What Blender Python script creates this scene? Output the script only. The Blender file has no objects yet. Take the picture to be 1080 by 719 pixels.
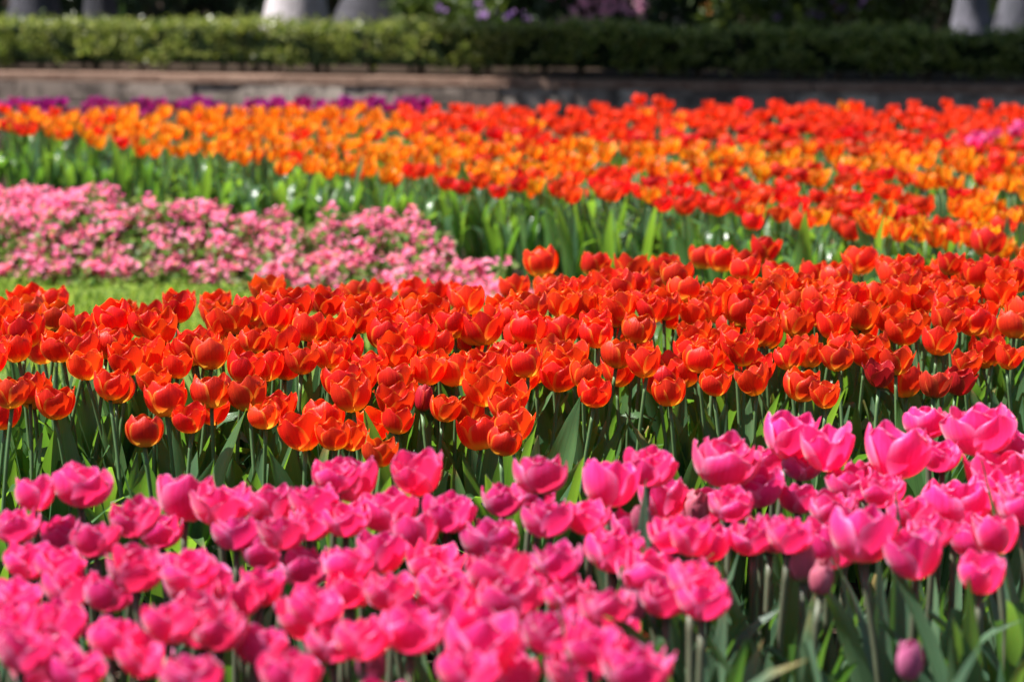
import bpy, math, random
from mathutils import Vector, Matrix, noise

random.seed(7)
R = random.Random(11)
U = R.uniform
scene = bpy.context.scene

# ------------------------------------------------------------------ camera
F = 3000.0                      # focal length in photo pixels (photo 1080 x 719)
CX, CY = 540.0, 359.5
HC = 1.08
PITCH = math.atan(389.5 / F)    # looking slightly down
cam_data = bpy.data.cameras.new('camera')
cam = bpy.data.objects.new('camera', cam_data)
scene.collection.objects.link(cam)
cam.location = (0, 0, HC)
cam.rotation_euler = (math.pi / 2 - PITCH, 0, 0)
cam_data.sensor_width = 36.0
cam_data.lens = 36.0 * F / 1080.0
cam_data.clip_start = 0.05
cam_data.clip_end = 2000
cam_data.dof.use_dof = True
cam_data.dof.focus_distance = 4.45
cam_data.dof.aperture_fstop = 6.0
scene.camera = cam

# ------------------------------------------------------------------ light
SUN_EL = math.radians(58)
SUN_AZ = math.radians(-8)       # from the left, a little behind the flowers
to_sun = Vector((-math.cos(SUN_EL) * math.cos(SUN_AZ), math.cos(SUN_EL) * math.sin(SUN_AZ), math.sin(SUN_EL)))
world = bpy.data.worlds.new('World')
scene.world = world
world.use_nodes = True
wn = world.node_tree.nodes
bg = wn['Background']
sky = wn.new('ShaderNodeTexSky')
sky.sky_type = 'NISHITA'
sky.sun_disc = False
sky.sun_elevation = SUN_EL
sky.sun_rotation = math.atan2(to_sun.x, to_sun.y)
world.node_tree.links.new(sky.outputs[0], bg.inputs[0])
bg.inputs[1].default_value = 0.05
sl = bpy.data.lights.new('sun', 'SUN')
sl.energy = 5.0
sl.angle = math.radians(0.5)
sl.color = (1.0, 0.965, 0.91)
so = bpy.data.objects.new('sun', sl)
scene.collection.objects.link(so)
so.rotation_euler = (-to_sun).to_track_quat('-Z', 'Y').to_euler()

vs = scene.view_settings
vs.view_transform = 'Standard'
vs.look = 'None'
vs.exposure = 1.32
vs.gamma = 1.0
vs.use_curve_mapping = False
scene.cycles.max_bounces = 8
scene.cycles.transmission_bounces = 6
scene.cycles.diffuse_bounces = 4

# ------------------------------------------------------------------ helpers
ROT = Matrix.Rotation(math.pi / 2 - PITCH, 3, 'X')

def ray(px, py):
    d = ROT @ Vector((px - CX, CY - py, -F))
    return d / d.y              # per metre of depth

def at_height(px, py, h):
    d = ray(px, py)
    t = (h - HC) / d.z
    return Vector((d.x * t, t, h))

def at_depth(px, py, Y):
    d = ray(px, py)
    return Vector((d.x * Y, Y, HC + d.z * Y))

def project(p):
    v = ROT.transposed() @ (Vector(p) - Vector((0, 0, HC)))
    return (CX + F * v.x / -v.z, CY - F * v.y / -v.z)

def smooth(x):
    x = max(0.0, min(1.0, x))
    return x * x * (3 - 2 * x)

class MB:
    """collects faces, uvs and material slots for one mesh"""
    def __init__(self):
        self.v, self.f, self.uv, self.mi = [], [], [], []
    def grid(self, pts, nu, nv, mi=0, uvs=None):
        b = len(self.v)
        self.v += pts
        for j in range(nv - 1):
            for i in range(nu - 1):
                a = b + j * nu + i
                self.f.append((a, a + 1, a + nu + 1, a + nu))
                self.mi.append(mi)
                for ii, jj in ((i, j), (i + 1, j), (i + 1, j + 1), (i, j + 1)):
                    self.uv.append((ii / (nu - 1), jj / (nv - 1)))
    def poly(self, pts, mi=0, uv=None):
        b = len(self.v)
        self.v += pts
        self.f.append(tuple(range(b, b + len(pts))))
        self.mi.append(mi)
        self.uv += uv if uv else [(0.5, 0.5)] * len(pts)
    def tube(self, path, rad, n=6, mi=0, cap=True):
        b = len(self.v)
        k = len(path)
        for j, p in enumerate(path):
            q = Vector(path[min(j + 1, k - 1)]) - Vector(path[max(j - 1, 0)])
            q.normalize()
            a = q.orthogonal().normalized() if abs(q.z) < 0.5 else Vector((1, 0, 0)) - q * q.x
            a.normalize()
            c = q.cross(a)
            r = rad[j] if isinstance(rad, (list, tuple)) else rad
            for i in range(n):
                t = 2 * math.pi * i / n
                self.v.append(tuple(Vector(p) + a * (math.cos(t) * r) + c * (math.sin(t) * r)))
        for j in range(k - 1):
            for i in range(n):
                i2 = (i + 1) % n
                self.f.append((b + j * n + i, b + j * n + i2, b + (j + 1) * n + i2, b + (j + 1) * n + i))
                self.mi.append(mi)
                self.uv += [(i / n, j / k), ((i + 1) / n, j / k), ((i + 1) / n, (j + 1) / k), (i / n, (j + 1) / k)]
        if cap:
            self.f.append(tuple(b + (k - 1) * n + i for i in range(n)))
            self.mi.append(mi)
            self.uv += [(0.5, 1)] * n
    def box(self, c, s, mi=0, jit=0.0, rot=None):
        b = len(self.v)
        for z in (-1, 1):
            for y in (-1, 1):
                for x in (-1, 1):
                    p = Vector((x * s[0] / 2 + U(-jit, jit), y * s[1] / 2 + U(-jit, jit), z * s[2] / 2 + U(-jit, jit)))
                    if rot is not None:
                        p = rot @ p
                    self.v.append(tuple(p + Vector(c)))
        for q in ((0, 2, 3, 1), (4, 5, 7, 6), (0, 1, 5, 4), (2, 6, 7, 3), (0, 4, 6, 2), (1, 3, 7, 5)):
            self.f.append(tuple(b + i for i in q))
            self.mi.append(mi)
            self.uv += [(0, 0), (1, 0), (1, 1), (0, 1)]
    def mesh(self, name, mats, sm=True):
        me = bpy.data.meshes.new(name)
        me.from_pydata([tuple(p) for p in self.v], [], self.f)
        uvl = me.uv_layers.new(name='UVMap')
        flat = [c for p in self.uv for c in p]
        uvl.data.foreach_set('uv', flat)
        for m in mats:
            me.materials.append(m)
        me.polygons.foreach_set('material_index', self.mi)
        me.polygons.foreach_set('use_smooth', [sm] * len(self.f))
        me.update()
        return me

def tag(o, label=None, cat=None, group=None, kind=None):
    if label: o['label'] = label
    if cat: o['category'] = cat
    if group: o['group'] = group
    if kind: o['kind'] = kind
    return o

def link(name, data, parent=None, loc=(0, 0, 0), rot=(0, 0, 0), scale=None):
    o = bpy.data.objects.new(name, data)
    scene.collection.objects.link(o)
    if parent is not None:
        o.parent = parent
    o.location = loc
    o.rotation_euler = rot
    if scale is not None:
        o.scale = scale
    return o

# ------------------------------------------------------------------ materials
class NT:
    def __init__(self, name):
        self.m = bpy.data.materials.new(name)
        self.m.use_nodes = True
        self.t = self.m.node_tree
        self.n = self.t.nodes
        self.n.clear()
        self.out = self.n.new('ShaderNodeOutputMaterial')
    def new(self, typ, **kw):
        x = self.n.new(typ)
        for k, v in kw.items():
            setattr(x, k, v)
        return x
    def put(self, sock, val):
        if hasattr(val, 'is_linked') or isinstance(val, bpy.types.NodeSocket):
            self.t.links.new(val, sock)
        else:
            if isinstance(val, tuple) and len(val) == 3 and sock.type == 'RGBA':
                val = (*val, 1)
            sock.default_value = val
    def math(self, op, a, b=0.5, c=None, clamp=False):
        x = self.new('ShaderNodeMath', operation=op, use_clamp=clamp)
        self.put(x.inputs[0], a)
        self.put(x.inputs[1], b)
        if c is not None:
            self.put(x.inputs[2], c)
        return x.outputs[0]
    def mix(self, f, a, b, blend='MIX'):
        x = self.new('ShaderNodeMix', data_type='RGBA', blend_type=blend)
        self.put(x.inputs[0], f)
        self.put(x.inputs[6], a)
        self.put(x.inputs[7], b)
        return x.outputs[2]
    def ramp(self, f, lo, hi):
        x = self.new('ShaderNodeMapRange', interpolation_type='SMOOTHSTEP')
        self.put(x.inputs[0], f)
        x.inputs[1].default_value = lo
        x.inputs[2].default_value = hi
        return x.outputs[0]
    def uv(self):
        x = self.new('ShaderNodeUVMap')
        s = self.new('ShaderNodeSeparateXYZ')
        self.t.links.new(x.outputs[0], s.inputs[0])
        return x.outputs[0], s.outputs[0], s.outputs[1]
    def noise(self, vec, scale, detail=2.0, rough=0.5, mapscale=None):
        x = self.new('ShaderNodeTexNoise')
        if mapscale is not None:
            mp = self.new('ShaderNodeMapping')
            mp.inputs[3].default_value = mapscale
            self.t.links.new(vec, mp.inputs[0])
            vec = mp.outputs[0]
        if vec is not None:
            self.t.links.new(vec, x.inputs['Vector'])
        x.inputs['Scale'].default_value = scale
        x.inputs['Detail'].default_value = detail
        x.inputs['Roughness'].default_value = rough
        return x.outputs[0]
    def geo(self, which='Position'):
        return self.new('ShaderNodeNewGeometry').outputs[which]
    def rand(self):
        return self.new('ShaderNodeObjectInfo').outputs['Random']
    def hsv(self, col, h=0.5, s=1.0, v=1.0):
        x = self.new('ShaderNodeHueSaturation')
        self.put(x.inputs[0], h); self.put(x.inputs[1], s); self.put(x.inputs[2], v)
        x.inputs[3].default_value = 1.0
        self.put(x.inputs[4], col)
        return x.outputs[0]
    def bump(self, h, strength=0.3, dist=0.01):
        x = self.new('ShaderNodeBump')
        x.inputs['Strength'].default_value = strength
        x.inputs['Distance'].default_value = dist
        self.put(x.inputs['Height'], h)
        return x.outputs[0]
    def surface(self, col, rough=0.5, spec=0.5, trans=None, tcol=None, normal=None, sheen=0.0):
        p = self.new('ShaderNodeBsdfPrincipled')
        self.put(p.inputs['Base Color'], col)
        self.put(p.inputs['Roughness'], rough)
        self.put(p.inputs['Specular IOR Level'], spec)
        if sheen:
            p.inputs['Sheen Weight'].default_value = sheen
            p.inputs['Sheen Roughness'].default_value = 0.4
        if normal is not None:
            self.put(p.inputs['Normal'], normal)
        s = p.outputs[0]
        if trans is not None:
            tr = self.new('ShaderNodeBsdfTranslucent')
            self.put(tr.inputs[0], tcol)
            mx = self.new('ShaderNodeMixShader')
            self.put(mx.inputs[0], trans)
            self.t.links.new(s, mx.inputs[1])
            self.t.links.new(tr.outputs[0], mx.inputs[2])
            s = mx.outputs[0]
        self.t.links.new(s, self.out.inputs[0])
        return self.m

def petal_mat(name, body, flame, edge, base, tcol, tedge, edge_w=(0.55, 1.0), base_t=(0.04, 0.22), trans=0.45, rough=0.42, spec=0.35, hue=0.012, sheen=0.0, island=False, vlo=.80):
    t = NT(name)
    vec, u, v = t.uv()
    s = t.math('ABSOLUTE', t.math('MULTIPLY_ADD', u, 2.0, -1.0))
    streak = t.noise(vec, 1.0, 3.0, 0.6, (16, 1.6, 1))
    rim = t.math('MAXIMUM', s, t.ramp(v, 0.84, 1.02))
    ef = t.ramp(t.math('ADD', rim, t.math('MULTIPLY_ADD', streak, 0.5, -0.25)), *edge_w)
    bf = t.math('SUBTRACT', 1.0, t.ramp(v, *base_t))
    ff = t.math('MULTIPLY', t.ramp(streak, 0.40, 0.66), 0.85)
    c = t.mix(ff, body, flame)
    c = t.mix(ef, c, edge)
    c = t.mix(bf, c, base)
    tc = t.mix(ef, tcol, tedge)
    tc = t.mix(bf, tc, base)
    rnd = t.geo('Random Per Island') if island else t.rand()
    h = t.math('MULTIPLY_ADD', rnd, 2 * hue, 0.5 - hue)
    r2 = t.math('FRACT', t.math('MULTIPLY', rnd, 7.31))
    val = t.math('MULTIPLY_ADD', r2, 0.36 * 2 - .36 if vlo < .85 else .30, vlo)
    c = t.hsv(c, h, 1.0, val)
    tc = t.hsv(tc, h, 1.0, val)
    nb = t.bump(streak, 0.5, 0.003)
    return t.surface(c, rough, spec, trans, tc, nb, sheen)

M = {}
M['red_petal'] = petal_mat('red_petal', (0.76, 0.036, 0.012), (0.58, 0.014, 0.014), (0.92, 0.26, 0.03), (0.87, 0.46, 0.04),
                           (0.95, 0.055, 0.006), (1.0, 0.24, 0.02), edge_w=(0.72, 1.0), base_t=(0.14, 0.38), hue=0.005, trans=.40)
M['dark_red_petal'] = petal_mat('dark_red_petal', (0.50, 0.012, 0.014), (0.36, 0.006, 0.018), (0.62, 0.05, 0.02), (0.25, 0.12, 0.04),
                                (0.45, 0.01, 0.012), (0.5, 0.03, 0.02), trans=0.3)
M['pink_petal'] = petal_mat('pink_petal', (0.84, 0.048, 0.33), (0.70, 0.012, 0.17), (0.93, 0.32, 0.62), (0.85, 0.60, 0.38),
                            (0.98, 0.034, 0.17), (0.99, 0.16, 0.42), edge_w=(0.48, 1.08), base_t=(0.02, 0.15), rough=0.38, spec=0.5, trans=0.46, hue=0.006, sheen=0.4, vlo=.80)
M['pink_bud'] = petal_mat('pink_bud', (0.52, 0.10, 0.22), (0.34, 0.12, 0.16), (0.66, 0.22, 0.33), (0.30, 0.30, 0.16),
                          (0.6, 0.05, 0.15), (0.7, 0.12, 0.22), trans=0.25, hue=0.02)
M['orange_petal'] = petal_mat('orange_petal', (0.82, 0.155, 0.010), (0.72, 0.055, 0.010), (0.88, 0.40, 0.02), (0.85, 0.55, 0.05),
                              (1.0, 0.17, 0.005), (1.0, 0.46, 0.02), edge_w=(0.30, 0.85), hue=0.014)
M['scarlet_petal'] = petal_mat('scarlet_petal', (0.78, 0.048, 0.018), (0.70, 0.026, 0.022), (0.86, 0.13, 0.02), (0.85, 0.36, 0.03),
                               (0.98, 0.05, 0.012), (1.0, 0.15, 0.015), edge_w=(0.65, 1.15), hue=0.008)
M['purple_petal'] = petal_mat('purple_petal', (0.30, 0.010, 0.16), (0.20, 0.008, 0.14), (0.45, 0.04, 0.30), (0.3, 0.15, 0.2),
                              (0.50, 0.012, 0.20), (0.6, 0.05, 0.32), hue=0.03)

def leaf_mat(name, c0, c1, tc0, tc1, rough=0.36, spec=0.5, trans=0.38):
    t = NT(name)
    vec, u, v = t.uv()
    vein = t.noise(vec, 1.0, 2.0, 0.5, (26, 0.8, 1))
    rnd = t.rand()
    blot = t.noise(t.geo(), 14.0, 3.0)
    f = t.math('ADD', t.math('MULTIPLY', vein, 0.45), t.math('MULTIPLY', rnd, 0.55))
    c = t.mix(t.math('MULTIPLY', t.ramp(f, 0.2, 0.8), 1.0), c0, c1)
    c = t.hsv(c, 0.5, 1.0, t.math('MULTIPLY_ADD', t.math('MULTIPLY_ADD', vein, .6, t.math('MULTIPLY', blot, .6)), 1.3, 0.25))
    tip = t.math('MULTIPLY', t.ramp(t.math('ADD', v, t.math('MULTIPLY', vein, .08)), .93, 1.03), t.ramp(rnd, .78, .9))
    c = t.mix(tip, c, (0.30, 0.22, 0.08))
    tc = t.mix(rnd, tc0, tc1)
    tc = t.hsv(tc, 0.5, 1.0, t.math('MULTIPLY_ADD', vein, 0.5, 0.75))
    return t.surface(c, rough, spec, trans, tc, t.bump(vein, 0.35, 0.002))

M['leaf'] = leaf_mat('tulip_leaf', (0.045, 0.105, 0.050), (0.070, 0.15, 0.048), (0.15, 0.36, 0.03), (0.28, 0.50, 0.035), rough=.32, trans=.40)
M['far_leaf'] = leaf_mat('far_tulip_leaf', (0.05, 0.115, 0.05), (0.085, 0.18, 0.052), (0.16, 0.38, 0.03), (0.34, 0.58, 0.045), rough=.26, spec=.7)
M['grey_leaf'] = leaf_mat('grey_tulip_leaf', (0.050, 0.105, 0.062), (0.085, 0.15, 0.085), (0.12, 0.30, 0.03), (0.22, 0.42, 0.04), rough=.32, spec=.6, trans=.30)
def plain(name, col, rough=0.6, spec=0.3, var=0.5, scale=20, trans=None, tcol=None):
    t = NT(name)
    n = t.noise(t.geo(), scale, 3.0)
    c = t.hsv(col, 0.5, 1.0, t.math('MULTIPLY_ADD', n, 2 * var, 1 - var))
    return t.surface(c, rough, spec, trans, tcol)
M['stem'] = plain('tulip_stem', (0.10, 0.18, 0.07), 0.45, 0.4, 0.3, 30, 0.2, (0.25, 0.4, 0.05))
M['pink_stem'] = plain('pink_tulip_stem', (0.10, 0.11, 0.07), 0.45, 0.4, 0.4, 30, 0.15, (0.25, 0.3, 0.08))

def island_mat(name, cols, rough=0.5, spec=0.3, trans=0.35, tmul=1.3, scale=None):
    """colour picked per loose leaf or blossom from a ramp of colours"""
    t = NT(name)
    rnd = t.geo('Random Per Island')
    cr = t.new('ShaderNodeValToRGB')
    el = cr.color_ramp.elements
    while len(el) < len(cols):
        el.new(0.5)
    for i, c in enumerate(cols):
        el[i].position = i / max(1, len(cols) - 1)
        el[i].color = (*c, 1)
    t.put(cr.inputs[0], rnd)
    c = cr.outputs[0]
    if scale:
        nz = t.noise(t.geo(), scale, 3.0)
        c = t.hsv(c, 0.5, 1.0, t.math('MULTIPLY_ADD', nz, 1.1, 0.45))
    tc = t.hsv(c, 0.49, 1.1, tmul)
    return t.surface(c, rough, spec, trans, tc)

# ------------------------------------------------------------------ ground of the beds
YF = lambda X: 4.05 + 0.36 * X           # front edge of the middle bed
YB = lambda X: 5.22 + 0.70 * X           # its back edge
PB = lambda X: 3.50 + 0.40 * X           # back edge of the pink bed
def PF(X): return 2.30 if X < 0.06 else 2.70 + (X - 0.06) * 0.95
BF = lambda X: 9.25 - 1.62 * X if X < 0 else 9.25 - 1.35 * X if X < 0.6 else 8.44 - 1.9 * (X - 0.6)   # front edge of the far bed
BB = lambda X: 15.0 + 0.05 * X

def mid_ground(X, Y):
    w = YB(X) - YF(X)
    if w < 0.3: return 0.0
    u = (Y - YF(X)) / w
    up = smooth(u / 0.95) if u > 0 else 0
    dn = 1 - smooth((Y - YB(X) - 0.05) / 0.4)
    return 0.10 * up * dn

def on_ground(px, py, h, gfun):
    p = at_height(px, py, h)
    for _ in range(8):
        p = at_height(px, py, h + gfun(p.x, p.y))
    return p.x, p.y, gfun(p.x, p.y)

def soil_mat():
    t = NT('garden_soil')
    p = t.geo()
    a = t.noise(p, 9, 6, 0.65)
    b = t.noise(p, 60, 5, 0.7)
    c = t.mix(t.ramp(a, 0.3, 0.7), (0.022, 0.014, 0.010), (0.055, 0.036, 0.024))
    c = t.mix(t.ramp(b, 0.45, 0.75), c, (0.085, 0.058, 0.040))
    return t.surface(c, 0.95, 0.1, normal=t.bump(b, 0.9, 0.03))
M['soil'] = soil_mat()

g = MB()
xs = [-600, -60, -12, -6, -3, 0, 3, 6, 12, 60, 600]
ys = [-60, -5, 0, 3, 6, 9, 12, 16, 20, 30, 60, 200, 900]
g.grid([(x, y, 0.0) for y in ys for x in xs], len(xs), len(ys))
tag(link('ground', g.mesh('ground', [M['soil']])), kind='structure')

g = MB()
nx, ny = 60, 50
pts = []
for j in range(ny):
    for i in range(nx):
        X = -2.2 + 4.4 * i / (nx - 1)
        Y = YF(X) - 0.2 + (YB(X) - YF(X) + 0.9) * j / (ny - 1)
        e = noise.noise(Vector((X * 9, Y * 9, 0))) * 0.012
        edge = min(1, j / 3, (ny - 1 - j) / 3)
        pts.append((X, Y, mid_ground(X, Y) + 0.006 + max(0, e) * edge))
g.grid(pts, nx, ny)
tag(link('soil_mound', g.mesh('soil_mound', [M['soil']])), kind='structure')

# lawn strip between the middle bed and the pink bedding
def lawn_mat():
    t = NT('lawn_turf')
    a = t.noise(t.geo(), 6, 5)
    b = t.noise(t.geo(), 90, 4)
    c = t.mix(a, (0.06, 0.12, 0.02), (0.12, 0.18, 0.035))
    c = t.mix(t.ramp(b, 0.4, 0.8), c, (0.16, 0.20, 0.05))
    return t.surface(c, 0.9, 0.1, normal=t.bump(b, 0.8, 0.02))
g = MB()
LF = lambda X: YB(X) + 0.5
LB = lambda X: 10.1 - 0.3 * (X + 2.4) if X < -0.9 else 9.65 - 0.75 * (X + 0.9)
pts = [(X, LF(X) + (max(LB(X), LF(X) + 0.1) - LF(X)) * j / 8, 0.004) for j in range(9) for X in [-3.4 + 0.2 * i for i in range(21)]]
g.grid(pts, 21, 9)
tag(link('lawn', g.mesh('lawn', [lawn_mat()])), kind='structure')

gm = island_mat('grass_blade', [(0.09, 0.18, 0.025), (0.20, 0.30, 0.045), (0.36, 0.44, 0.11), (0.14, 0.24, 0.04), (0.28, 0.36, 0.07)], 0.5, 0.3, 0.45, 1.7)
g = MB()
for k in range(16000):
    X = U(-2.6, 0.4)
    Y = U(7.6, 10.3)
    if Y > LB(X) + 0.12: continue
    cl = noise.noise(Vector((X * 3.2, Y * 3.2, 3)))
    h = U(0.02, 0.045) * (1.1 + cl)
    a = U(0, 6.28)
    w = U(0.002, 0.006)
    dx, dy = math.cos(a) * w, math.sin(a) * w
    lx, ly = U(-0.5, 0.5) * h, U(-0.5, 0.5) * h
    g.poly([(X - dx, Y - dy, 0.003), (X + dx, Y + dy, 0.003), (X + dx * .7 + lx * .4, Y + dy * .7 + ly * .4, h * .65), (X + lx, Y + ly, h)])
for k in range(2600):
    X = U(-2.6, 0.2)
    Y = U(8.0, 10.2)
    if Y > LB(X) + .1 or noise.noise(Vector((X * 4, Y * 4, 31))) < 0: continue
    z = U(.015, .05)
    for q in range(3):
        a = U(0, 6.28)
        d = Vector((math.cos(a), math.sin(a), U(-.2, .5))) * U(.012, .02)
        sd = Vector((-math.sin(a), math.cos(a), U(-.3, .3))) * .007
        c = Vector((X, Y, z))
        g.poly([tuple(c), tuple(c + d * .6 + sd), tuple(c + d), tuple(c + d * .6 - sd)])
tag(link('grass', g.mesh('grass', [gm], False)), 'short sunlit yellow green grass of the lawn strip', 'grass', kind='stuff')

# ------------------------------------------------------------------ tulip shapes
def add_petals(mb, rr, H, Rm, opening, rings, width, ripple, point, nu, nv, mi=0, z0=0.0, M4=None, tipcurl=0.0, belly=0.5):
    """rings: list of (count, radius factor, height factor, angle offset)"""
    for cnt, rf, hf, a0, *xf in rings:
        af = xf[0] if xf else None
        for k in range(cnt):
            phi = a0 + 2 * math.pi * k / cnt + rr.uniform(-.12, .12)
            er = Vector((math.cos(phi), math.sin(phi), 0))
            et = Vector((-math.sin(phi), math.cos(phi), 0))
            th = math.radians(opening * (af if af else 1.0) * rr.uniform(.93, 1.06))
            hh = H * hf * rr.uniform(.92, 1.06)
            wd = width * rr.uniform(.9, 1.1)
            ph, ph2 = rr.uniform(0, 6.28), rr.uniform(0, 6.28)
            fq = rr.uniform(1.0, 2.2)
            curl = tipcurl + rr.uniform(-.25, .25)
            skew = rr.uniform(-.12, .12)
            kc = rr.uniform(.85, 1.25)
            pts = []
            for j in range(nv):
                t = 1 - (1 - j / (nv - 1)) ** 1.25
                ta = th * t ** .82
                r = max(.0025, Rm * rf * max(0.0, math.sin(ta)) ** .85)
                z = hh * (1 - math.cos(ta)) / (1 - math.cos(th))
                gsh = (0.34 + 0.66 * smooth(t / .5)) * (max(0.0, 1 - max(0.0, (t - .58) / .42) ** point)) ** .5
                w = wd * max(gsh, .34 if t > .5 else 0)
                rc = max(r, .012) * kc
                for i in range(nu):
                    s = -1 + 2 * i / (nu - 1)
                    ang = s * w / rc
                    rip = ripple * (math.sin(fq * s * 2 + ph) * t * t + .5 * math.sin(7 * t + ph2) * s * s)
                    rad = r - rc + rc * math.cos(ang) + rip + curl * .009 * max(0, t - .75) / .25
                    p = er * rad + et * (rc * math.sin(ang) + skew * w * t) + Vector((0, 0, z + rip * .7 - (.02 + .13 * t ** 5) * hh * s * s * t + z0))
                    if M4 is not None:
                        p = M4 @ p
                    pts.append(tuple(p))
            mb.grid(pts, nu, nv, mi)

PI = math.pi
def bloom(kind, seed, lod=0, mb=None, M4=None, mi=0):
    rr = random.Random(seed * 31 + len(kind) * 7)
    b = mb or MB()
    nu, nv = ((9, 13), (5, 8), (4, 6))[lod]
    if kind == 'red':
        add_petals(b, rr, .050, .0300, rr.choice([88, 98, 105, 110, 116, 122]), [(3, .92, 1.03, 0.5, .96), (3, 1.03, .97, .5 + PI / 3)], .0268, .0010, rr.uniform(2.0, 2.6), nu, nv, mi, 0, M4, 0)
    elif kind == 'pink':
        add_petals(b, rr, .050, .0365, rr.choice([98, 106, 112, 118]), [(3, .50, 1.04, 1.1, .80), (3, .78, 1.08, 0.2, .86), (4, 1.04, .95, .9)], .0315, .0020, rr.uniform(2.0, 2.8), nu, nv, mi, 0, M4, -.05)
    elif kind == 'pinksingle':
        add_petals(b, rr, .054, .0315, rr.choice([98, 104, 112]), [(3, .92, 1.03, 0.5, .95), (3, 1.03, .98, .5 + PI / 3)], .0295, .0014, rr.uniform(2.0, 2.6), nu, nv, mi, 0, M4, 0)
    elif kind == 'bud':
        add_petals(b, rr, .054, .0165, 148, [(3, .9, 1.0, .5), (3, 1.04, .96, .5 + PI / 3)], .0175, .0005, 2.0, nu, nv, mi, 0, M4, 0)
    elif kind == 'orange':
        add_petals(b, rr, .054, .0275, rr.choice([82, 92, 102]), [(3, .9, 1.02, .5), (3, 1.05, .97, .5 + PI / 3)], .0215, .0022, rr.uniform(1.5, 2.0), nu, nv, mi, 0, M4, .3)
    elif kind == 'scarlet':
        add_petals(b, rr, .050, .0300, rr.choice([100, 110, 118]), [(3, .92, 1.0, .5, .96), (3, 1.05, .97, .5 + PI / 3)], .027, .0010, rr.uniform(2.0, 2.6), nu, nv, mi, 0, M4)
    return b

def add_leaf(b, rr, L, W, out, nu=5, nv=11, mi=0, M4=None, droop=0.0, wild=1.0):
    tw = rr.uniform(-.9, .9) * wild
    ch = rr.uniform(.25, .6) * min(wild, 1.4)
    und = rr.uniform(0, .005) * wild
    ph = rr.uniform(0, 6)
    side = rr.uniform(-.12, .12)
    pos = Vector((.004, 0, 0))
    ang = rr.uniform(.02, .12)
    pts = []
    for j in range(nv):
        t = j / (nv - 1)
        a = ang + out * t ** 1.6 + droop * max(0, t - .55) ** 2 * 6
        if j:
            pos = pos + Vector((math.sin(a), side * t, math.cos(a))) * (L / (nv - 1))
        w = W * (.32 + .68 * smooth(t / .4)) * max(0.0, 1 - max(0.0, (t - .38) / .62) ** 1.9) ** .9
        n = Vector((-math.cos(a), 0, math.sin(a)))
        tt = tw * t * t
        ct = Vector((0, 1, 0)) * math.cos(tt) + n * math.sin(tt)
        cn = n * math.cos(tt) - Vector((0, 1, 0)) * math.sin(tt)
        for i in range(nu):
            s = -1 + 2 * i / (nu - 1)
            p = pos + ct * (s * w) + cn * (ch * w * s * s * (1.1 - .6 * t) + und * math.sin(9 * t + ph + s * 2) * abs(s))
            if M4 is not None:
                p = M4 @ p
            pts.append(tuple(p))
    b.grid(pts, nu, nv, mi)

def stem_mesh(seed, mat, rad=.0031):
    rr = random.Random(seed)
    b = MB()
    bx, by = rr.uniform(-.03, .03), rr.uniform(-.03, .03)
    wx_, wy_ = rr.uniform(-.009, .009), rr.uniform(-.009, .009)
    path = [(bx * t * t + wx_ * math.sin(t * PI), by * t * t + wy_ * math.sin(t * PI), t) for t in (0, .2, .4, .6, .8, .93, 1.0)]
    b.tube(path, [rad * 1.15] * 4 + [rad] * 3, 7)
    return b.mesh('stem', [mat]), (bx, by)

LEAVES, FARLEAVES = [], []
for k in range(14):
    rr = random.Random(500 + k)
    b = MB()
    add_leaf(b, rr, rr.uniform(.27, .38), rr.uniform(.020, .034), rr.uniform(.08, .5), droop=rr.choice([0, 0, 0, 0, .8, 1.4]))
    LEAVES.append(b.mesh('leaf', [M['leaf']]))
for k in range(10):
    rr = random.Random(700 + k)
    b = MB()
    add_leaf(b, rr, rr.uniform(.24, .34), rr.uniform(.017, .028), rr.uniform(.05, .5), 4, 8, droop=rr.choice([0, 0, 0, .8, 1.6]))
    FARLEAVES.append(b.mesh('leaf', [M['far_leaf']]))
PLEAVES = []
for k in range(14):
    rr = random.Random(800 + k)
    b = MB()
    add_leaf(b, rr, rr.uniform(.26, .38), rr.uniform(.014, .024), rr.uniform(.05, .5), 7, 14, droop=rr.choice([0, 0, 0, .3, .6]), wild=1.3)
    PLEAVES.append(b.mesh('leaf', [M['grey_leaf']]))
STEMS = [stem_mesh(900 + k, M['stem']) for k in range(8)]
PSTEMS = [stem_mesh(950 + k, M['pink_stem'], .0040) for k in range(8)]

BL = {
    'red': [bloom('red', k).mesh('flower', [M['red_petal']]) for k in range(16)],
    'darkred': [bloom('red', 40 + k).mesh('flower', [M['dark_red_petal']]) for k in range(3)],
    'redbud': [bloom('bud', 60).mesh('flower', [M['dark_red_petal']])],
    'pink': [bloom('pink', k).mesh('flower', [M['pink_petal']]) for k in range(16)],
    'pinksingle': [bloom('pinksingle', k).mesh('flower', [M['pink_petal']]) for k in range(6)],
    'pinkbud': [bloom('bud', 70 + k).mesh('flower', [M['pink_bud']]) for k in range(4)],
    'orange': [bloom('orange', k, 1).mesh('flower', [M['orange_petal']]) for k in range(10)],
    'scarlet': [bloom('scarlet', k, 1).mesh('flower', [M['scarlet_petal']]) for k in range(10)],
    'backpink': [bloom('scarlet', 80 + k, 1).mesh('flower', [M['pink_petal']]) for k in range(3)],
}
NOM = {'red': .060, 'darkred': .060, 'redbud': .036, 'pink': .076, 'pinksingle': .064, 'pinkbud': .036, 'orange': .062, 'scarlet': .060, 'backpink': .06}
HALF = .026

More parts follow.
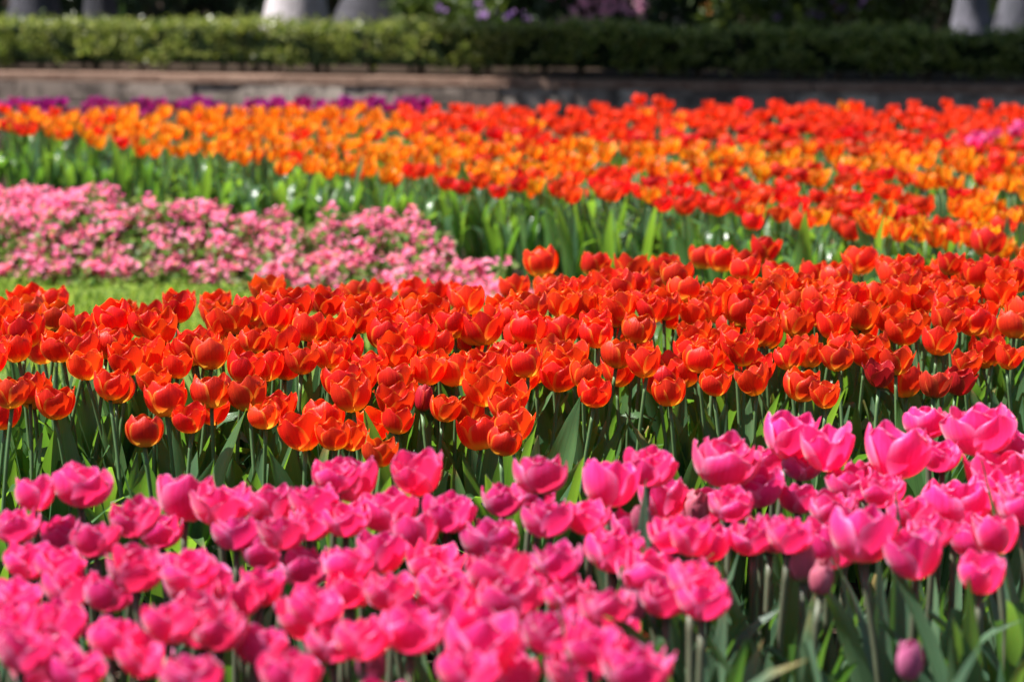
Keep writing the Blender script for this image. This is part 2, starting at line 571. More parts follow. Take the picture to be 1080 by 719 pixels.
def tulip(name, bk, x, y, z, h, label, group, bscale=1.0, nleaf=3, stems=STEMS, leaves=LEAVES, lscale=1.0, tilt=.2, var=None):
    root = link(name, None, None, (x, y, z))
    root.empty_display_size = .05
    tag(root, label, 'tulip', group)
    a = U(0, 6.28)
    sm, (bx, by) = R.choice(stems)
    ca, sa = math.cos(a), math.sin(a)
    tx, ty = bx * ca - by * sa, bx * sa + by * ca
    root.location = (x - tx, y - ty, z)          # flower sits where it was asked for
    hs = h - HALF * bscale
    link('stem', sm, root, (0, 0, 0), (0, 0, a), (1, 1, hs))
    me = BL[bk][var % len(BL[bk])] if var is not None else R.choice(BL[bk])
    link('flower', me, root, (tx, ty, hs - .002), (U(-tilt, tilt), U(-tilt, tilt), U(0, 6.28)), (bscale,) * 3)
    a0 = U(0, 6.28)
    for k in range(nleaf):
        s = lscale * U(.85, 1.15)
        link('leaf', R.choice(leaves), root, (0, 0, .005 + .014 * (k % 4)), (0, 0, a0 + k * 2.3 + U(-.4, .4)), (s, s, s))
    return root

# ------------------------------------------------------------------ middle bed of red tulips
RG = 'red tulips of the middle bed'
RED = [
 (13,437,38),(28,408,44),(68,417,40),(92,423,38),(123,432,38,'red tulip at the low front corner of the red cluster, beside the lone low cup'),
 (152,453,40,'small rounded red tulip standing alone lowest among green leaves near the pink pair'),
 (170,400,44),(123,392,42),(47,365,40),(7,390,38),(223,428,44,'wide open red tulip with a smaller bloom tucked at its lower edge'),(202,440,28),(280,438,26,'narrow red tulip just beside the wide open one at the bed front'),
 (233,390,38),(208,403,36),(207,360,40),(247,353,40),(115,365,38),(163,370,36),(310,353,40),(323,388,38),(293,383,36),
 (322,452,50,'broad red orange tulip low at the bed front above the pink bed'),(353,457,36),(267,400,22,'slim half hidden red tulip rising through leaf blades'),(187,418,32),
 (378,367,40),(373,417,44),(417,412,38),(418,442,34),(398,475,36,'lowest red tulip of the middle bed, drooping just above the pink flowers'),(370,458,34),
 (445,423,20,'closed dark crimson tulip bud among open red tulips','redbud'),(435,383,36),(462,392,36),(458,363,36),
 (513,410,46,'widely open red tulip with yellow base above the low overlapping pair'),(533,427,32),
 (528,463,34,'front bloom of the low overlapping red pair surrounded by green leaves'),(540,447,42,'rear bloom of the low overlapping red pair surrounded by green leaves'),
 (557,390,36),(590,402,42,'red tulip with yellow edged petals and yellow base hanging over dark leaves'),(615,397,36),(627,413,36,'red tulip tucked low under the yellow edged one, half in its shade'),(590,375,40),
 (650,383,36),(630,372,36),(682,387,38),(707,412,36,'red tulip on the bed front with a long bare leafy gap on both sides'),(670,365,36),(648,353,36),(467,430,24),
 (737,382,38),(785,373,38),(753,402,32),(798,400,38,'orange red tulip standing behind a single upright leaf blade'),(845,405,40,'red tulip half covered by a dark pointed leaf'),(872,415,28),(833,380,30),(853,377,32),
 (885,377,36),(912,373,36),(945,380,36),(927,393,34,'dark red tulip tucked beneath brighter blooms','darkred'),  # last bloom on this line uses the darker red petals
 (985,404,34,'deep crimson tulip of the low dark pair, with a petal fold','darkred'),(1008,401,34,'deep crimson outer tulip of the low dark pair near the tall pink blooms','darkred'),
 (953,353,40),(988,362,36),(1062,375,32),(808,353,36),(833,347,34),(878,352,36),(907,348,36),
 (805,262,34,'red tulip standing tallest in the back row before the dark leaf gap'),(762,272,32),(740,270,30),(910,273,36,'large red tulip standing clear above the back edge near orange frilly tulips'),(940,283,34),(883,288,32),(857,287,32),
 (1040,255,36,'red tulip rising highest into the frilly orange tulips behind'),(995,287,34),(1033,287,34),(783,323,44,'large wide open red tulip showing yellow at its base mid bed'),(900,310,38),(953,323,38),(788,275,32),(817,287,32),(827,297,32),
 (907,343,38),(997,342,38),(880,335,34),(1057,313,36),(1030,343,38),(860,330,36),
 (573,275,37,'tall square cupped red tulip standing clear beside the dark soil gap'),(625,278,32,'outward flaring red tulip just beyond the dark soil gap'),(665,282,38,'open red tulip on a dark bent stem at the back edge'),(703,280,32),
 (435,307,32),(460,307,32),(488,313,36),(377,307,32),(397,307,30),(513,333,42),(563,333,38),(543,303,34),(582,303,36),(615,320,36),(643,297,36),
 (402,338,36),(440,333,38),(377,327,34),(657,327,38),(688,322,34),(650,345,34),(593,347,36),
 (283,305,37,'single red tulip standing clear against the lawn at the back edge'),(310,317,38),(30,317,40,'back bloom of the tight red trio standing against the lawn edge'),(55,315,34,'outer bloom of the tight red trio standing against the lawn edge'),(35,326,36,'front bloom of the tight red trio standing against the lawn edge'),
 (188,320,36,'tall red tulip in front of the bare lawn, above its neighbours'),(230,320,34),(337,313,34),(277,340,36),(247,343,36),(163,333,34),(133,328,30),(83,347,36),(123,345,36),(187,350,36),(227,330,32),(317,347,36),
 (720,305,34),(745,320,36),(770,300,34),(700,345,36),(735,345,36),(480,350,38),(540,362,36),(60,390,36),(150,355,34),(10,350,40),(60,345,36),(345,360,36),(410,375,36),(500,380,38),(1075,285,34),(1070,345,36),(960,300,34),(975,325,34),(840,315,34),(690,300,34),(262,372,34),(285,362,34),(345,400,36),(80,400,34),(20,370,36),
]
placed = []
for it in RED:
    px, py, w = it[:3]
    lab = it[3] if len(it) > 3 else None
    bk = it[4] if len(it) > 4 else 'red'
    back = py < 300
    h = (.44 if lab and back else U(.40, .43))
    X, Y, gz = on_ground(px, py, h, mid_ground)
    Z = Y / math.cos(PITCH)
    sc = w * Z / F / NOM[bk]
    sc = max(.8, min(1.35, sc * .99))
    placed.append((X, Y, gz, h, sc, lab, bk))
SIL = [(-200, 330), (0, 330), (60, 356), (130, 346), (190, 340), (280, 335), (350, 322), (480, 318), (540, 316), (640, 302), (760, 292), (900, 296), (1080, 280), (1300, 270)]
FSIL = [(-200, 430), (0, 432), (100, 425), (150, 440), (330, 446), (420, 455), (540, 455), (600, 408), (1000, 398), (1080, 375), (1300, 370)]
def fsil(px): return sil(px, FSIL)
def sil(px, SIL=SIL):
    for (a, ya), (b2, yb) in zip(SIL, SIL[1:]):
        if px <= b2:
            return ya + (yb - ya) * (px - a) / (b2 - a)
    return 270
taken = [(p[0], p[1]) for p in placed]
tries = 0
while tries < 30000 and len(placed) < 318:
    tries += 1
    X = U(-1.15, 1.35)
    Y = U(YF(X) + .16, YB(X) - .12)
    if abs(X) > Y * .18 + .04: continue
    gz = mid_ground(X, Y)
    q = project((X, Y, gz + .39))
    if q[1] < sil(q[0]) or q[1] > fsil(q[0]) - 14: continue
    if any((X - a) ** 2 + (Y - c) ** 2 < .056 ** 2 for a, c in taken): continue
    taken.append((X, Y))
    placed.append((X, Y, mid_ground(X, Y), U(.355, .425), U(.92, 1.08), None, 'red'))
print('red', len(placed))
for X, Y, gz, h, sc, lab, bk in placed:
    if not lab:
        u = (Y - YF(X)) / (YB(X) - YF(X))
        px = project((X, Y, gz + h))[0]
        row = 'front rows' if u < .33 else 'middle rows' if u < .66 else 'back rows'
        part = 'towards the lawn end' if px < 360 else 'halfway along' if px < 720 else 'towards the orange corner'
        lab = 'red tulip crowded in the ' + row + ' of the middle bed, ' + part
    tulip('red_tulip', bk, X, Y, gz, h, lab, RG, sc, 11 if Y < YF(X) + .30 else 5, lscale=1.02 if Y < YF(X) + .25 else .86)
# leafy plants without a flower in view fill the front edge
# ------------------------------------------------------------------ near bed of pink tulips
PG = 'pink tulips of the near bed'
def px_right(X, Y): return X > .10 and Y < 3.2
PINK = [
 (38,520,42,'smaller bloom of the raised pink pair, with a grey green stem','pinksingle'),(84,510,66,'large rosy pink tulip of the raised pair standing above its neighbours'),
 (195,524,62),(232,531,66,'very wide frilled pink tulip on the back edge next to the raised pair'),(285,534,56),(144,545,56),(67,561,48),(18,554,46),(142,597,66),(61,593,52),(202,600,62),
 (331,528,52),(355,500,52,'pink tulip on the back edge one bloom before the streaked cup'),(325,550,48),(249,561,50),(277,582,52),(324,597,60),(274,618,46,'cup shaped magenta tulip between paler ruffled blooms low in the bed','pinksingle'),(14,629,48),(72,618,60),(112,625,44),
 (178,655,62,'rounded pink tulip with a pale base hanging over a bright green leaf'),(65,655,66),(119,672,50),(231,662,56),(272,680,50,'small squarish pink tulip low in the near bed, clear of its neighbours'),(330,637,48),(22,684,62),(76,705,66),(205,712,60),(303,709,70),(350,676,56),(101,568,50),
 (445,498,54,'deep pink streaked cup tulip standing alone on the back edge','pinksingle'),(374,506,52),(571,500,60,'ruffled double pink tulip on the back edge over the dark leaf gap'),(641,509,60,'smooth cupped pink tulip of the raised pair on the back edge','pinksingle'),(683,491,58,'frilled pink tulip of the raised pair, higher of the two'),(702,525,52),
 (410,537,66),(472,539,58),(529,527,44),(403,582,52),(457,593,64,'rounded rosy pink tulip with pale base in the middle of the near bed'),(529,600,70),(518,568,62),(580,546,56),(619,543,48),(591,590,52),(645,579,64),(684,604,70,'broad pink tulip overhanging a pale closed bud'),(702,629,40),
 (679,546,24,'dull mauve closed bud just under the raised pair','pinkbud'),(540,629,72),(583,665,66),(623,680,30),(468,640,60),(414,622,54),(432,662,72),(504,676,80),(392,698,32,'dark purplish closed bud low among the blurred pink blooms','pinkbud'),(540,709,54),
 (674,705,82,'very large blurred pink tulip cut by the bottom of the picture, beside open leaves'),(668,637,22,'pale cream pink closed bud under the broad bloom','pinkbud'),(607,705,22),(382,672,50),(713,561,46),
 (830,459,58,'pink tulip with upswept rim, first of the two raised round blooms','pinksingle'),(874,472,56,'round deep pink tulip, second of the two raised round blooms','pinksingle'),(762,486,76,'widest ruffled pink tulip beside the two raised round blooms'),
 (945,476,68,'tall upright cup shaped pink tulip on a straight dark stem','pinksingle'),(978,445,50,'pink tulip farthest back in the near bed behind the tall upright cup'),(1036,453,78,'huge ruffled pink tulip on the back edge, spreading outer petals'),(801,513,60),(899,509,54),(1069,470,46),(816,484,40),(843,489,40),(994,480,34),
 (1007,530,76,'big pale topped double pink tulip in front of the ruffled back edge bloom'),(1057,503,68),(878,536,52),(909,563,72,'large round pink tulip low on the open leafy side of the bed'),(967,584,60,'round pink tulip with a pale petal edge, lowest over the tall leaves','pinksingle'),
 (832,563,54),(795,565,36),(932,516,50),(959,540,50),(847,588,34,'plump mauve pink bud, larger of the two buds over green leaves','pinkbud'),(865,607,24,'slim mauve pink bud, smaller of the two buds over green leaves','pinkbud'),
 (735,534,28,'greyish mauve closed bud beside the widest ruffled bloom','pinkbud'),(1034,603,50,'pink tulip with an orange pink inner petal, partly behind leaf tips','pinksingle'),(1052,563,50),(728,565,34),(751,572,26),(728,611,34),(741,632,28,'small pinkish red tulip lowest beside the open leafy patch'),
 (959,694,18,'tiny closed red bud deep among the tall green leaves','pinkbud'),(911,499,40),(840,524,46),(560,520,48),(300,560,48),(30,590,50),(170,560,50),(365,545,52),(440,560,50),(370,620,50),(20,655,46),(150,690,54),(250,630,44),(490,705,60),(600,625,52),(665,555,44),(770,530,44),(1075,535,46),(985,560,40),(365,595,44),(640,640,36),
]
placed = []
for it in PINK:
    px, py, w = it[:3]
    lab = it[3] if len(it) > 3 else None
    bk = it[4] if len(it) > 4 else ('pink' if U(0, 1) < .85 else 'pinksingle')
    h = .50 if lab and py < 530 else U(.445, .495)
    if bk == 'pinkbud': h = U(.44, .47)
    p = at_height(px, py, h)
    if py > 600 and px > 700: pass
    sc = max(.7, min(1.35, 0.99 * w * (p.y / math.cos(PITCH)) / F / NOM[bk]))
    if bk == 'pinkbud': sc = max(.6, min(1.1, sc))
    placed.append((p.x, p.y, 0.0, h, sc, lab, bk))
taken = [(p[0], p[1]) for p in placed]
tries = 0
while tries < 6000 and len(placed) < 175:
    tries += 1
    X = U(-.75, .85)
    Y = U(PF(X) + (.0 if X < .1 else .1), PB(X) - .12)
    if abs(X) > Y * .19 + .1: continue
    if any((X - a) ** 2 + (Y - c) ** 2 < .084 ** 2 for a, c in taken): continue
    taken.append((X, Y))
    placed.append((X, Y, 0.0, U(.42, .465), U(.8, 1.0), None, 'pink'))
for X, Y, gz, h, sc, lab, bk in placed:
    if not lab:
        u = (Y - PF(X)) / max(.2, PB(X) - PF(X))
        px = project((X, Y, h))[0]
        part = 'below the raised pair' if px < 340 else 'halfway along the bed' if px < 700 else 'by the open leafy side'
        lab = ('ruffled pink tulip in the back half of the near bed, ' if u > .5 else
               'blurred pink tulip in the front half of the near bed, ') + part
    tulip('pink_tulip', bk, X, Y, gz, h, lab, PG, sc, 9 if px_right(X, Y) else 5, PSTEMS, PLEAVES, 1.22 if px_right(X, Y) else .95, .16)
# ------------------------------------------------------------------ far bed: orange and scarlet bands
def flat_tulip(kind, mat, seed):
    """a whole far tulip in one mesh: too small in the photo to show its parts"""
    rr = random.Random(seed * 13 + 5)
    b = MB()
    sx, sy = rr.uniform(-.02, .02), rr.uniform(-.02, .02)
    b.tube([(sx * t * t, sy * t * t, t * .335) for t in (0, .4, .75, 1)], .0036, 5, 1)
    M4 = Matrix.Translation((sx, sy, .333)) @ Matrix.Rotation(rr.uniform(-.2, .2), 4, 'X') @ Matrix.Rotation(rr.uniform(-.2, .2), 4, 'Y')
    bloom(kind, seed, 2, b, M4, 0)
    for k in range(2):
        add_leaf(b, rr, rr.uniform(.22, .31), rr.uniform(.018, .027), rr.uniform(.15, .6), 3, 6, 2, Matrix.Rotation(rr.uniform(0, 6.28), 4, 'Z'))
    return b.mesh('tulip', [mat, M['stem'], M['far_leaf']])
FT = {
    'orange': [flat_tulip('orange', M['orange_petal'], k) for k in range(9)],
    'scarlet': [flat_tulip('scarlet', M['scarlet_petal'], 20 + k) for k in range(9)],
    'purple': [flat_tulip('scarlet', M['purple_petal'], 40 + k) for k in range(7)],
}
def small_tulip(name, kind, x, y, z, s, label, group):
    o = link(name, R.choice(FT[kind]), None, (x, y, z), (U(-.06, .06), U(-.06, .06), U(0, 6.28)), (U(1.05, 1.25), U(1.05, 1.25), s))
    return tag(o, label, 'tulip', group)

cells = {}
pts = []
tries = 0
while tries < 60000:
    tries += 1
    X = U(-3.0, 3.0)
    Y = U(6.2, 16.0)
    if Y < BF(X) or Y > BB(X): continue
    if abs(X) > Y * .18 + .10: continue
    dm = .112 if Y < BF(X) + .9 else .120
    kx, ky = int(X / .14), int(Y / .14)
    if any((X - a) ** 2 + (Y - c) ** 2 < dm * dm for i in (-1, 0, 1) for j in (-1, 0, 1) for a, c in cells.get((kx + i, ky + j), ())): continue
    cells.setdefault((kx, ky), []).append((X, Y))
    pts.append((X, Y))
pts.sort(key=lambda p: p[1] - BF(p[0]) if p[1] - BF(p[0]) < .5 else p[1])
def band(X, Y):
    px, py = project((X, Y, .37))
    n = noise.noise(Vector((X * 2.2, Y * 1.3, 1.7)))
    front = Y - BF(X)
    if px > 985 + 40 * n and py > 165:                 # frilly orange corner
        return 'orange' if U(0, 1) < .78 else 'scarlet'
    if px > 912 and front < 1.1:
        return 'orange' if U(0, 1) < .85 else 'scarlet'
    lim = 149 + (px - 700) * .026 + 8 * n              # rear scarlet band
    if px > 425 and py < lim:
        return 'scarlet' if U(0, 1) < .97 else 'orange'
    fl = 185 + (px - 480) * .012 + 10 * n              # front scarlet band
    if px > 440 and py > fl - (10 if px > 640 else 0):
        return 'scarlet' if U(0, 1) < .87 else 'orange'
    return 'orange' if U(0, 1) < (.74 if px < 160 else .91) else 'scarlet'
rows = [(X, Y, band(X, Y)) for X, Y in pts]
print('far', len(rows))
count = {'orange': 0, 'scarlet': 0}
rest = MB()
LAB = {
    'orange': ['orange tulip on the leafy edge of the far bed, ', 'orange tulip packed deep inside the far bed, '],
    'scarlet': ['scarlet tulip on the leafy edge of the far bed, ', 'scarlet tulip packed deep inside the far bed, '],
}
for X, Y, k in rows:
    front = Y - BF(X)
    name = 'orange_tulip' if k == 'orange' else 'scarlet_tulip'
    grp = ('orange' if k == 'orange' else 'scarlet') + ' tulips of the far bed'
    h = U(.36, .40) if front < .5 else U(.33, .39)
    if project((X, Y, .37))[0] < 425: h -= .01
    if count[k] >= 298:
        me = R.choice(FT[k])
        a = U(0, 6.28)
        m4 = Matrix.Translation((X, Y, 0)) @ Matrix.Rotation(a, 4, 'Z') @ Matrix.Scale(h / .36, 4)
        b0 = len(rest.v)
        rest.v += [tuple(m4 @ v.co) for v in me.vertices]
        off = 0 if k == 'orange' else 1
        ul = me.uv_layers[0].data
        for p in me.polygons:
            rest.f.append(tuple(b0 + i for i in p.vertices))
            rest.mi.append(off if p.material_index == 0 else p.material_index + 1)
            rest.uv += [tuple(ul[l].uv) for l in p.loop_indices]
        continue
    count[k] += 1
    px = project((X, Y, .37))[0]
    part = 'behind the pink bedding' if px < 420 else 'halfway along' if px < 760 else 'near the pink strays'
    if front < .75:
        tulip(name, k, X, Y, 0, h, LAB[k][0] + part, grp, U(.95, 1.12), 4, STEMS, FARLEAVES, 1.1, .2)
    else:
        small_tulip(name, k, X, Y, 0, h / .36, LAB[k][1] + part, grp)
if rest.f:
    tag(link('tulips', rest.mesh('tulips', [M['orange_petal'], M['scarlet_petal'], M['stem'], M['far_leaf']])),
        'hazy mass of orange and scarlet tulips along the far side of the bed', 'tulips', kind='stuff')
# a few pink strays in the scarlet band
for px, py in ((1032, 143), (1040, 147), (1050, 141), (1026, 149), (1075, 132), (1071, 138), (1078, 136)):
    p = at_height(px, py, .40)
    tulip('pink_tulip', 'backpink', p.x, p.y, 0, .40, 'pink stray tulip among the scarlet ones of the far bed', 'pink strays in the far bed', 1.0, 2, STEMS, FARLEAVES)
for px, py in ((673, 101), (700, 103), (785, 107), (816, 108), (900, 108)):
    p = at_height(px, py + 6, .43)
    small_tulip('scarlet_tulip', 'scarlet', p.x, p.y, 0, .44 / .36, 'scarlet tulip standing taller than the rest along the far side of the bed', 'tall scarlet tulips of the far bed')
# purple row at the far left
n = 0
for k in range(800):
    if n >= 150: break
    X = U(-3.3, -.45)
    Y = BB(X) + U(.1, .8)
    if project((X, Y, .37))[0] > 446: continue
    small_tulip('purple_tulip', 'purple', X, Y, 0, U(.33, .39) / .36,
                'deep purple tulip in the far row between orange tulips and stone wall', 'purple tulips by the wall')
    n += 1

# ------------------------------------------------------------------ pink bedding plants
bl_m = island_mat('bedding_blossom', [(0.72, 0.10, 0.26), (0.82, 0.20, 0.38), (0.85, 0.30, 0.46), (0.78, 0.14, 0.28), (0.80, 0.17, 0.20), (0.88, 0.40, 0.54)], .5, .3, .35, 1.15)
bf_m = island_mat('bedding_leaf', [(0.06, 0.14, 0.03), (0.13, 0.23, 0.05), (0.22, 0.32, 0.09), (0.14, 0.08, 0.05)], .5, .35, .35, 1.6)
bfl, blo = MB(), MB()
def bed_front(X): return 9.86 - .24 * (X + 2.0) if X < -.9 else 9.596 - .75 * (X + .9)
def bed_back(X): return BF(X) - .24 - 1.25 * smooth((-X - .3) / 1.4)
def bed_h(X): return .225 if X < -1 else .215 - .055 * min(1.3, X + 1)
def bed_top(X, Y):
    fr = smooth((Y - bed_front(X) + .02) / .22)
    lump = noise.noise(Vector((X * 3.4, Y * 3.4, 5))) * .09 + noise.noise(Vector((X * 11, Y * 11, 9))) * .05
    return max(.02, bed_h(X) * (.22 + .78 * fr) + lump * (.4 + .6 * fr))
def blossom(mb, c, nrm, r):
    a = nrm.orthogonal().normalized()
    b2 = nrm.cross(a)
    ph = U(0, 6.28)
    i0 = len(mb.v)
    mb.v.append(tuple(c - nrm * r * .25))
    for k in range(10):
        t = ph + k * PI / 5
        q = r * (1.0 if k % 2 == 0 else .62) * U(.88, 1.1)
        mb.v.append(tuple(c + a * math.cos(t) * q + b2 * math.sin(t) * q + nrm * U(-.1, .15) * r))
    for k in range(10):
        mb.f.append((i0, i0 + 1 + k, i0 + 1 + (k + 1) % 10))
        mb.mi.append(0)
        mb.uv += [(.5, .5)] * 3
made = 0
for k in range(60000):
    if made >= 2700: break
    X = U(-2.6, .25)
    Y = U(8.2, 12.6)
    if Y < bed_front(X) or Y > bed_back(X): continue
    if abs(X) > Y * .18 + .25: continue
    made += 1
    near = Y - bed_front(X)
    z = bed_top(X, Y)
    side = near < .25
    z += max(0, R.gauss(0, .018))
    dens = noise.noise(Vector((X * 5, Y * 5, 21)))
    if side: z *= U(.35, 1.05)
    nrm = Vector((U(-.6, .5), U(-1.1, .1) if side else U(-.8, .4), U(.4, 1.2))).normalized()
    # leaves of this shoot
    for q in range(7):
        c = Vector((X + U(-.05, .05), Y + U(-.05, .05), max(.01, z - U(.0, .09))))
        d = Vector((U(-1, 1), U(-1, 1), U(-.2, .9))).normalized()
        L, W = U(.022, .042), U(.008, .014)
        s = d.cross(Vector((U(-1, 1), U(-1, 1), U(0, 1)))).normalized() * W
        bfl.poly([tuple(c), tuple(c + d * L * .5 + s), tuple(c + d * L), tuple(c + d * L * .5 - s)])
    if dens > -.3 and noise.noise(Vector((X * 17, Y * 17, 2))) > -.22:
        for q in range(R.choice([4, 5, 6, 7])):
            c = Vector((X + U(-.024, .024), Y + U(-.024, .024), z + U(-.004, .03)))
            blossom(blo, c, (nrm + Vector((U(-.4, .4), U(-.4, .4), U(-.2, .3)))).normalized(), U(.009, .0135))
    if k % 3 == 0:
        bfl.tube([(X, Y, 0), (X + U(-.01, .01), Y, z * .6), (X + U(-.02, .02), Y, z)], .003, 4)
fo = link('bedding_flowers', bfl.mesh('bedding_foliage', [bf_m], False))
tag(fo, 'low mass of small pink bedding flowers beyond the lawn strip', 'bedding flowers', kind='stuff')
link('blossoms', blo.mesh('blossoms', [bl_m], False), fo)

# ------------------------------------------------------------------ stone wall
WA = math.radians(-19)                     # the wall runs nearer towards the right
WO = Vector((0, 21.9, -.035))
wx = Vector((math.cos(WA), math.sin(WA), 0))
wy = Vector((-math.sin(WA), math.cos(WA), 0))
WR = Matrix.Rotation(WA, 3, 'Z')
def W(a, b, z): return WO + wx * a + wy * b + Vector((0, 0, z))
def stone_mat():
    t = NT('weathered_stone')
    p = t.geo()
    rnd = t.geo('Random Per Island')
    a = t.noise(p, 5, 6, .65)
    b = t.noise(p, 40, 5, .7)
    c = t.mix(rnd, (0.18, 0.138, 0.115), (0.40, 0.335, 0.285))
    c = t.mix(t.ramp(a, .42, .62), c, (0.085, 0.066, 0.056))
    c = t.hsv(c, .5, 1, t.math('MULTIPLY_ADD', b, .6, .7))
    return t.surface(c, .9, .2, normal=t.bump(b, .6, .02))
def coping_mat():
    t = NT('earthy_coping_stone')
    p = t.geo()
    a = t.noise(p, 7, 6, .65)
    b = t.noise(p, 50, 5, .7)
    c = t.mix(t.ramp(a, .3, .7), (0.14, 0.078, 0.056), (0.24, 0.155, 0.115))
    c = t.hsv(c, .5, 1, t.math('MULTIPLY_ADD', b, .7, .65))
    return t.surface(c, .9, .2, normal=t.bump(b, .6, .02))
mortar = plain('mortar', (0.12, 0.10, 0.09), .95, .1, .3, 30)
root = link('stone_wall', None, None, WO)
tag(root, 'low weathered stone retaining wall with brown coping under the clipped hedge', 'wall')
inv = Matrix.Translation(-WO)
b = MB()
for zc, hh in ((.04, .08), (.156, .15)):
    a = -6.5 - U(0, .3)
    while a < 6.5:
        w = U(.24, .62)
        b.box(W(a + w / 2, 0.15 + U(-.014, .014), zc) - WO, (w - .007, .3, hh - .007), 0, .005, WR)
        a += w
st = link('stone_course', b.mesh('stone_course', [stone_mat()], False), root)
b = MB()
b.box(W(0, .165, .115) - WO, (13, .27, .225), 0, 0, WR)
link('mortar_core', b.mesh('mortar_core', [mortar], False), root)
b = MB()
a = -6.5
while a < 6.5:
    w = U(.7, 1.1)
    b.box(W(a + w / 2, 0.196 + U(-.004, .004), .262) - WO, (w - .01, .40, .062), 0, .005, WR)
    a += w
link('coping', b.mesh('coping', [coping_mat()], False), root)

# raised soil behind the wall
b = MB()
b.grid([tuple(W(x, y, z)) for y, z in ((.35, .1), (.36, .275), (1.2, .29), (8, .3), (40, .3)) for x in (-40, -7, -3, 0, 3, 7, 40)], 7, 5)
tag(link('raised_ground', b.mesh('raised_ground', [M['soil']], False)), kind='structure')

# ------------------------------------------------------------------ clipped hedge on the wall
hl_m = island_mat('hedge_leaf', [(0.05, 0.09, 0.02), (0.11, 0.15, 0.03), (0.20, 0.24, 0.05), (0.34, 0.36, 0.14)], .34, .5, .38, 1.7, 2.2)
twig_m = plain('twig_bark', (0.10, 0.075, 0.055), .9, .1, .4, 30)
root = link('hedge', None, None, W(0, .85, .27))
tag(root, 'long clipped green hedge growing along the top of the stone wall', 'hedge')
O = W(0, .85, .27)
b = MB()
def hedge_h(a): return .415 - .04 * smooth((a + 1) / 4) + .06 * noise.noise(Vector((a * 1.3, 0, 0))) + .06 * noise.noise(Vector((a * 6, 2, 0)))
def leafcard(mb, c, d, L, Wd, up=None):
    s = d.cross(Vector((U(-1, 1), U(-1, 1), U(-1, 1)))).normalized() * Wd
    n = d.cross(s).normalized() * Wd * .3
    mb.poly([tuple(c), tuple(c + d * L * .5 + s + n), tuple(c + d * L), tuple(c + d * L * .5 - s + n)])
k = 0
while k < 21000:
    a = U(-6.3, 6.3)
    hh = hedge_h(a)
    face = U(0, 1)
    if face < .55:
        z = hh * U(.08, 1) ** .8
        q = -.32 + .12 * noise.noise(Vector((a * 3, z * 4, 4))) + abs(R.gauss(0, .05))
        # ragged undersides
        if a < .6 and z < .14 and noise.noise(Vector((a * 2.2, 7, 0))) > -.05: continue
        q += .16 * (1 - smooth(z / .2))
        d = Vector((U(-.8, .8), U(-1, .2), U(-.2, 1)))
    elif face < .9:
        z = hh - abs(R.gauss(0, .035)) + max(0, R.gauss(0, .03))
        q = U(-.33, .33)
        d = Vector((U(-.8, .8), U(-.8, .8), U(.1, 1)))
    else:
        z = hh * U(.2, .95)
        q = U(-.25, .3)
        d = Vector((U(-1, 1), U(-1, 1), U(-.3, 1)))
    gap = noise.noise(Vector((a * 4.5, z * 6, 13)))
    if face < .55 and gap < -.16: continue
    k += 1
    c = W(a, .85 + q, .27 + z) - O
    leafcard(b, c, d.normalized(), U(.028, .055), U(.010, .019))
for a in [-6.2 + .17 * i for i in range(74)]:
    a += U(-.16, .16)
    p0 = W(a, .85 + U(-.1, .1), .26) - O
    for q in range(3):
        p1 = W(a + U(-.12, .12), .85 + U(-.2, .2), .27 + U(.2, .38)) - O
        pm = (p0 + p1) / 2 + Vector((U(-.03, .03), U(-.03, .03), .03))
        b.tube([tuple(p0), tuple(pm), tuple(p1)], [.012, .009, .005], 5, 1)
link('foliage', b.mesh('foliage', [hl_m, twig_m], False), root)
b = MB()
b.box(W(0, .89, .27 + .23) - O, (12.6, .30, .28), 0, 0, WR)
link('dark_core', b.mesh('dark_core', [plain('hedge_inner_shade', (0.012, 0.02, 0.008), .95, .05, .6, 25)], False), root)  # solid box, coloured near-black as the shaded inside of the hedge

# ------------------------------------------------------------------ trees behind the hedge
def bark_mat(name, c0, c1):
    t = NT(name)
    p = t.geo()
    a = t.noise(p, 3.0, 6, .6, (1, 1, .35))
    b2 = t.noise(p, 22, 5, .7, (1, 1, .25))
    c = t.mix(t.ramp(a, .35, .65), c0, c1)
    c = t.hsv(c, .5, 1, t.math('MULTIPLY_ADD', b2, .9, .55))
    return t.surface(c, .9, .2, normal=t.bump(b2, .8, .04))
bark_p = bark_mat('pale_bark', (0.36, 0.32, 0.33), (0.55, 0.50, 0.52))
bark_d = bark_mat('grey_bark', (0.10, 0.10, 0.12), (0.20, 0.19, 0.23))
bark_shaded = bark_mat('shaded_bark', (0.035, 0.035, 0.042), (0.075, 0.072, 0.085))  # shade on these trunks is put into the bark colour
tl_m = island_mat('tree_leaf', [(0.04, 0.09, 0.02), (0.08, 0.15, 0.03), (0.06, 0.12, 0.025)], .5, .4, .3, 1.6)
